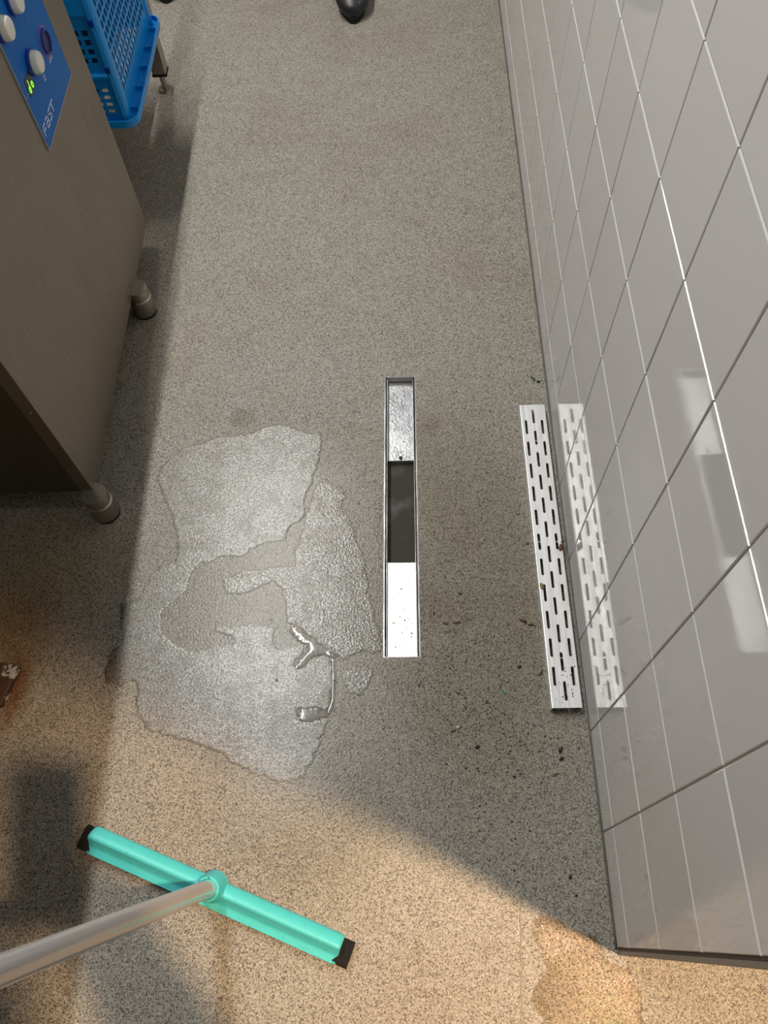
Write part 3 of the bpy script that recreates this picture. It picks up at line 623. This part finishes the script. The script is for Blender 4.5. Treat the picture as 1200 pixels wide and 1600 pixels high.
flake('leaf_scrap', 818, 970, .015, .006, -22, brown, 'brown leaf scrap on the floor left of the grate, upper piece', th_=.002, curl=.003)
flake('leaf_scrap', 829, 976, .013, .005, 12, brown, 'brown leaf scrap on the floor left of the grate, lower piece', th_=.002, curl=.003)
flake('green_scrap', 833, 592, .017, .007, -55, green, 'green leaf scrap by the wall beyond the grate', th_=.002, curl=.003)
flake('green_scrap', 841, 597, .009, .007, -30, dk, 'dark scrap touching the green leaf scrap')
flake('pebble', 809, 803, .0075, .007, 0, tan, 'small tan crumb left of the grate beyond its middle', th_=.003, curl=0)
flake('food_scrap', 825, 850, .005, .004, 0, dk, 'dark crumb against the left edge of the grate')
flake('food_scrap', 845, 1052, .016, .003, 55, dk, 'thin curved dark strand by the near end of the grate')
flake('plastic_scrap', 789, 1081, .011, .004, 80, mint, 'tiny mint green plastic scrap on the floor', 'plastic scrap')
flake('food_scrap', 812, 1042, .008, .006, 20, dk, 'dark crumb above the mint green scrap')
flake('food_scrap', 732, 1116, .009, .006, 60, tan, 'tan crumb below left of the mint green scrap')
flake('food_scrap', 708, 1141, .010, .008, 20, olive, 'olive crumb beside a pale shard, left of the tan crumb', th_=.003)
flake('food_scrap', 715, 1137, .007, .006, 30, paleshard, 'pale wet shard between two crumbs', th_=.003)
flake('food_scrap', 746, 1167, .009, .007, 10, dk, 'dark crumb below the pale shard')
flake('food_scrap', 876, 1171, .012, .008, 60, dk, 'glossy dark scrap near the wall below the grate, larger of two', th_=.003)
flake('food_scrap', 877, 1186, .009, .006, 20, dk, 'glossy dark scrap near the wall below the grate, smaller of two', th_=.003)
flake('food_scrap', 868, 1211, .010, .004, 30, brown, 'thin brown scrap below the two dark scraps')
flake('food_scrap', 804, 1214, .006, .006, 0, dk, 'small black crumb midway between drain end and wall end')
flake('food_scrap', 891, 1370, .006, .008, 0, dk, 'black crumb on the shaded floor near the wall end')
flake('food_scrap', 900, 1399, .004, .004, 0, dk, 'tiny black crumb nearest the wall end')
flake('food_scrap', 696, 974, .012, .005, -20, brown, 'brown scrap right of the near drain pan')
flake('food_scrap', 714, 973, .016, .004, 5, brown, 'long brown scrap right of the near drain pan')
flake('food_scrap', 678, 958, .003, .011, -8, dk, 'dark sliver closest to the right rail of the drain')
flake('food_scrap', 719, 928, .007, .004, -30, dk, 'dark crumb above the brown scraps beside the drain')
flake('food_scrap', 626, 716, .007, .009, 30, dk, 'black crumb on the lip of the far drain pan', z=ZP, th_=.003)
flake('food_scrap', 514, 525, .002, .009, 10, dk, 'tiny dark sliver alone on the dry floor beyond the drain')
flake('food_scrap', 433, 1063, .003, .009, 10, dk, 'tiny dark sliver lying in the large water film')
flake('food_scrap', 850, 1160, .006, .005, 10, olive, 'small olive crumb left of the two dark scraps')
# uncountable grit
bm = bmesh.new()
for _ in range(260):
    px, py = random.gauss(790, 55), random.gauss(1120, 120)
    if px > 905 or inx(px, py) or (px > 800 and py < 1115): continue
    q = at(px, py); s = random.uniform(.0006, .0018); r_ = bmesh.ops.create_icosphere(bm, subdivisions=1, radius=s)['verts']
    for v_ in r_: v_.co = Vector((v_.co.x * random.uniform(.8, 1.4) + q.x, v_.co.y + q.y, v_.co.z * .5 + s * .3))
for (x0_, x1_, y0_, y1_, z_, n_) in ((612, 640, 605, 715, ZP, 22), (608, 645, 890, 1020, ZP + .006, 16), (868, 903, 1040, 1098, GZ, 30)):
    for _ in range(n_):
        q = at(random.uniform(x0_, x1_), random.uniform(y0_, y1_), z_); s = random.uniform(.0005, .0014)
        for v_ in bmesh.ops.create_icosphere(bm, subdivisions=1, radius=s)['verts']: v_.co = Vector((v_.co.x + q.x, v_.co.y + q.y, v_.co.z * .5 + z_ + s * .3))
tag(obj('grit', bm, dk), 'fine dark grit scattered between the drain and the wall', 'grit', None, 'stuff')

# ------------------------------------------------------------------ the photographer, standing behind the camera: the arm and phone shade the floor
cam_r, cam_u, cam_b = RM.col[0].copy(), RM.col[1].copy(), RM.col[2].copy()
C0 = Vector((0, 0, CH))
ph = thing('phone', 'black mobile phone held up by the photographer, out of the frame', 'phone', C0 - cam_u * .038 + cam_r * .006 + cam_b * .006)
bm = bmesh.new(); box(bm, -.037, .037, -.075, .075, -.004, .004, .0035, 3); o = obj('phone_body', bm, M['shoe'], ph); ph.rotation_euler = RM.to_euler()
PE = thing('person', 'person in dark work clothes holding a phone and the squeegee handle, out of the frame', 'person', (.0, -.62, 0))
def skin(name, chains, m, levels=2, parent=PE):
    vs, es, rad, roots = [], [], [], []
    for ch in chains:
        n0 = len(vs); roots.append(n0)
        for i, (p, r) in enumerate(ch['v']):
            vs.append(Vector(p) - PE.location); rad.append(r)
        es += [(n0 + a, n0 + b_) for a, b_ in ch['e']]
    me = bpy.data.meshes.new(name); me.from_pydata(vs, es, []); o = link(name, me, None, parent); me.materials.append(m)
    sk = o.modifiers.new('skin', 'SKIN'); sk.use_smooth_shade = True
    if not me.skin_vertices: me.attributes
    bm = bmesh.new(); bm.from_mesh(me); ly_ = bm.verts.layers.skin.verify(); bm.verts.ensure_lookup_table()
    for i, v_ in enumerate(bm.verts):
        r_ = rad[i]; v_[ly_].radius = r_ if isinstance(r_, tuple) else (r_, r_); v_[ly_].use_root = i in roots
    bm.to_mesh(me); bm.free()
    sb = o.modifiers.new('sub', 'SUBSURF'); sb.levels = sb.render_levels = levels
    return o
wr = Vector((.048, -.085, 1.262))     # right wrist
rp = C0 + cam_r * .044 - cam_u * .050 + cam_b * .020
hg = hb + hd * 1.00                                     # where the left hand grips the handle
lw_ = hg + Vector((-.012, -.075, .0))
J = [((.08, -.66, .98), .125), ((.08, -.64, 1.10), .118), ((.08, -.57, 1.27), .128), ((.08, -.47, 1.41), .095), ((.08, -.36, 1.49), .052), ((.08, -.29, 1.53), .055), ((.08, -.21, 1.585), .082), ((.08, -.15, 1.65), .078),
     ((.25, -.50, 1.38), .058), ((.185, -.33, 1.12), .050), (wr, .035), (rp, .024),
     ((-.09, -.50, 1.38), .058), ((-.26, -.42, 1.13), .045), (lw_, .028), (hg + Vector((-.018, -.028, 0)), 0.024),
     ((.17, -.66, .90), .095), ((.18, -.62, .50), .062), ((.19, -.63, .10), .042), ((-.01, -.66, .90), .095), ((-.02, -.62, .50), .062), ((-.03, -.63, .10), .042)]
E_ = [(0, 1), (1, 2), (2, 3), (3, 4), (4, 5), (5, 6), (6, 7), (3, 8), (8, 9), (9, 10), (10, 11), (3, 12), (12, 13), (13, 14), (14, 15), (0, 16), (16, 17), (17, 18), (0, 19), (19, 20), (20, 21)]
chains = [dict(v=J, e=E_)]
skinm = mat('skin', (.55, .33, .24), .5); cloth = mat('dark_work_clothes', (.03, .032, .04), .85)
t = NT(skinm); sx_ = t.n('ShaderNodeSeparateXYZ'); t.l(t.co(), sx_.inputs[0])       # undershirt and trousers below the neck, skin on head and hands
t.l(t.mix(t.math('MAXIMUM', t.math('GREATER_THAN', sx_.outputs[2], 1.47), t.math('GREATER_THAN', sx_.outputs[1], .49)), (.03, .032, .04), (.55, .33, .24)), t.b.inputs['Base Color'])
for k in range(4):                                       # right-hand fingers fold behind the phone
    b0 = rp + cam_u * (.030 - .017 * k) + cam_b * .008
    chains.append(dict(v=[(b0, .0085), (b0 - cam_r * .025 + cam_b * .004, .0085), (b0 - cam_r * (.05 - .003 * k) - cam_b * .002, .0075), (b0 - cam_r * (.066 - .005 * k) - cam_b * .004, .0065)], e=[(0, 1), (1, 2), (2, 3)]))
b0 = rp - cam_u * .01; chains.append(dict(v=[(b0, .011), (b0 + cam_u * .03 + cam_b * .012 - cam_r * .012, .0095), (b0 + cam_u * .055 + cam_b * .012 - cam_r * .020, .008)], e=[(0, 1), (1, 2)]))
for k in range(4):                                       # left-hand fingers close round the handle
    c_ = hg + hd * (.030 - .019 * k); vv = [(c_ + Vector((-.022, -.018, 0)), .0085)] + [(c_ + Vector((-.022 * math.cos(a), .022 * math.sin(a), 0)), .0080 - .0005 * i) for i, a in enumerate((.6, 1.7, 2.7))]
    chains.append(dict(v=vv, e=[(0, 1), (1, 2), (2, 3)]))
c_ = hg + hd * .035; chains.append(dict(v=[(c_ + Vector((-.010, -.03, -.01)), .011), (c_ + Vector((.012, -.024, .008)), .0095), (c_ + Vector((.024, -.004, .016)), .008)], e=[(0, 1), (1, 2)]))
skin('body', chains, skinm)
up = lambda q, f: tuple(x * f for x in q) if isinstance(q, tuple) else q * f
jk = [0, 1, 2, 3, 4, 8, 9, 10, 12, 13, 14]; mp = {j: i for i, j in enumerate(jk)}
skin('jacket', [dict(v=[(J[j][0] if j not in (10, 14) else Vector(J[j][0]).lerp(Vector(J[j - 1][0]), .12), up(J[j][1], 1.25 if j in (3, 4) else 1.17)) for j in jk], e=[(mp[a], mp[b_]) for a, b_ in E_ if a in mp and b_ in mp])], cloth)
lg_ = lambda i: (Vector(J[i][0]), up(J[i][1], 1.16))
skin('trousers', [dict(v=[((.08, -.66, .98), .128), ((.08, -.66, 1.06), .125), ((.165, -.655, .80), .100), lg_(17), lg_(18), ((-.005, -.655, .80), .100), lg_(20), lg_(21)], e=[(0, 1), (0, 2), (2, 3), (3, 4), (0, 5), (5, 6), (6, 7)])], cloth)
skin('jacket_hem', [dict(v=[((.08, -.655, 1.00), .138), ((.08, -.64, 1.10), .140), ((.08, -.60, 1.20), .142)], e=[(0, 1), (1, 2)])], cloth)
skin('hair', [dict(v=[((.08, -.245, 1.60), 0.086), ((.08, -.20, 1.69), .082), ((.08, -.17, 1.72), .055)], e=[(0, 1), (1, 2)])], M['shoe'])
for sx in (-1, 1):
    bm = bmesh.new(); bmesh.ops.create_uvsphere(bm, u_segments=10, v_segments=6, radius=.012)
    obj('eye', bm, M['white'], PE, True, Vector((.08 + sx * .030, -.138 + .62, 1.590)))
    bm = bmesh.new(); box(bm, -.045, .045, -.07, .19, 0, .07, .025, 3); obj('shoe', bm, M['shoe'], PE, True, Vector((.08 + sx * .11, 0, 0)))
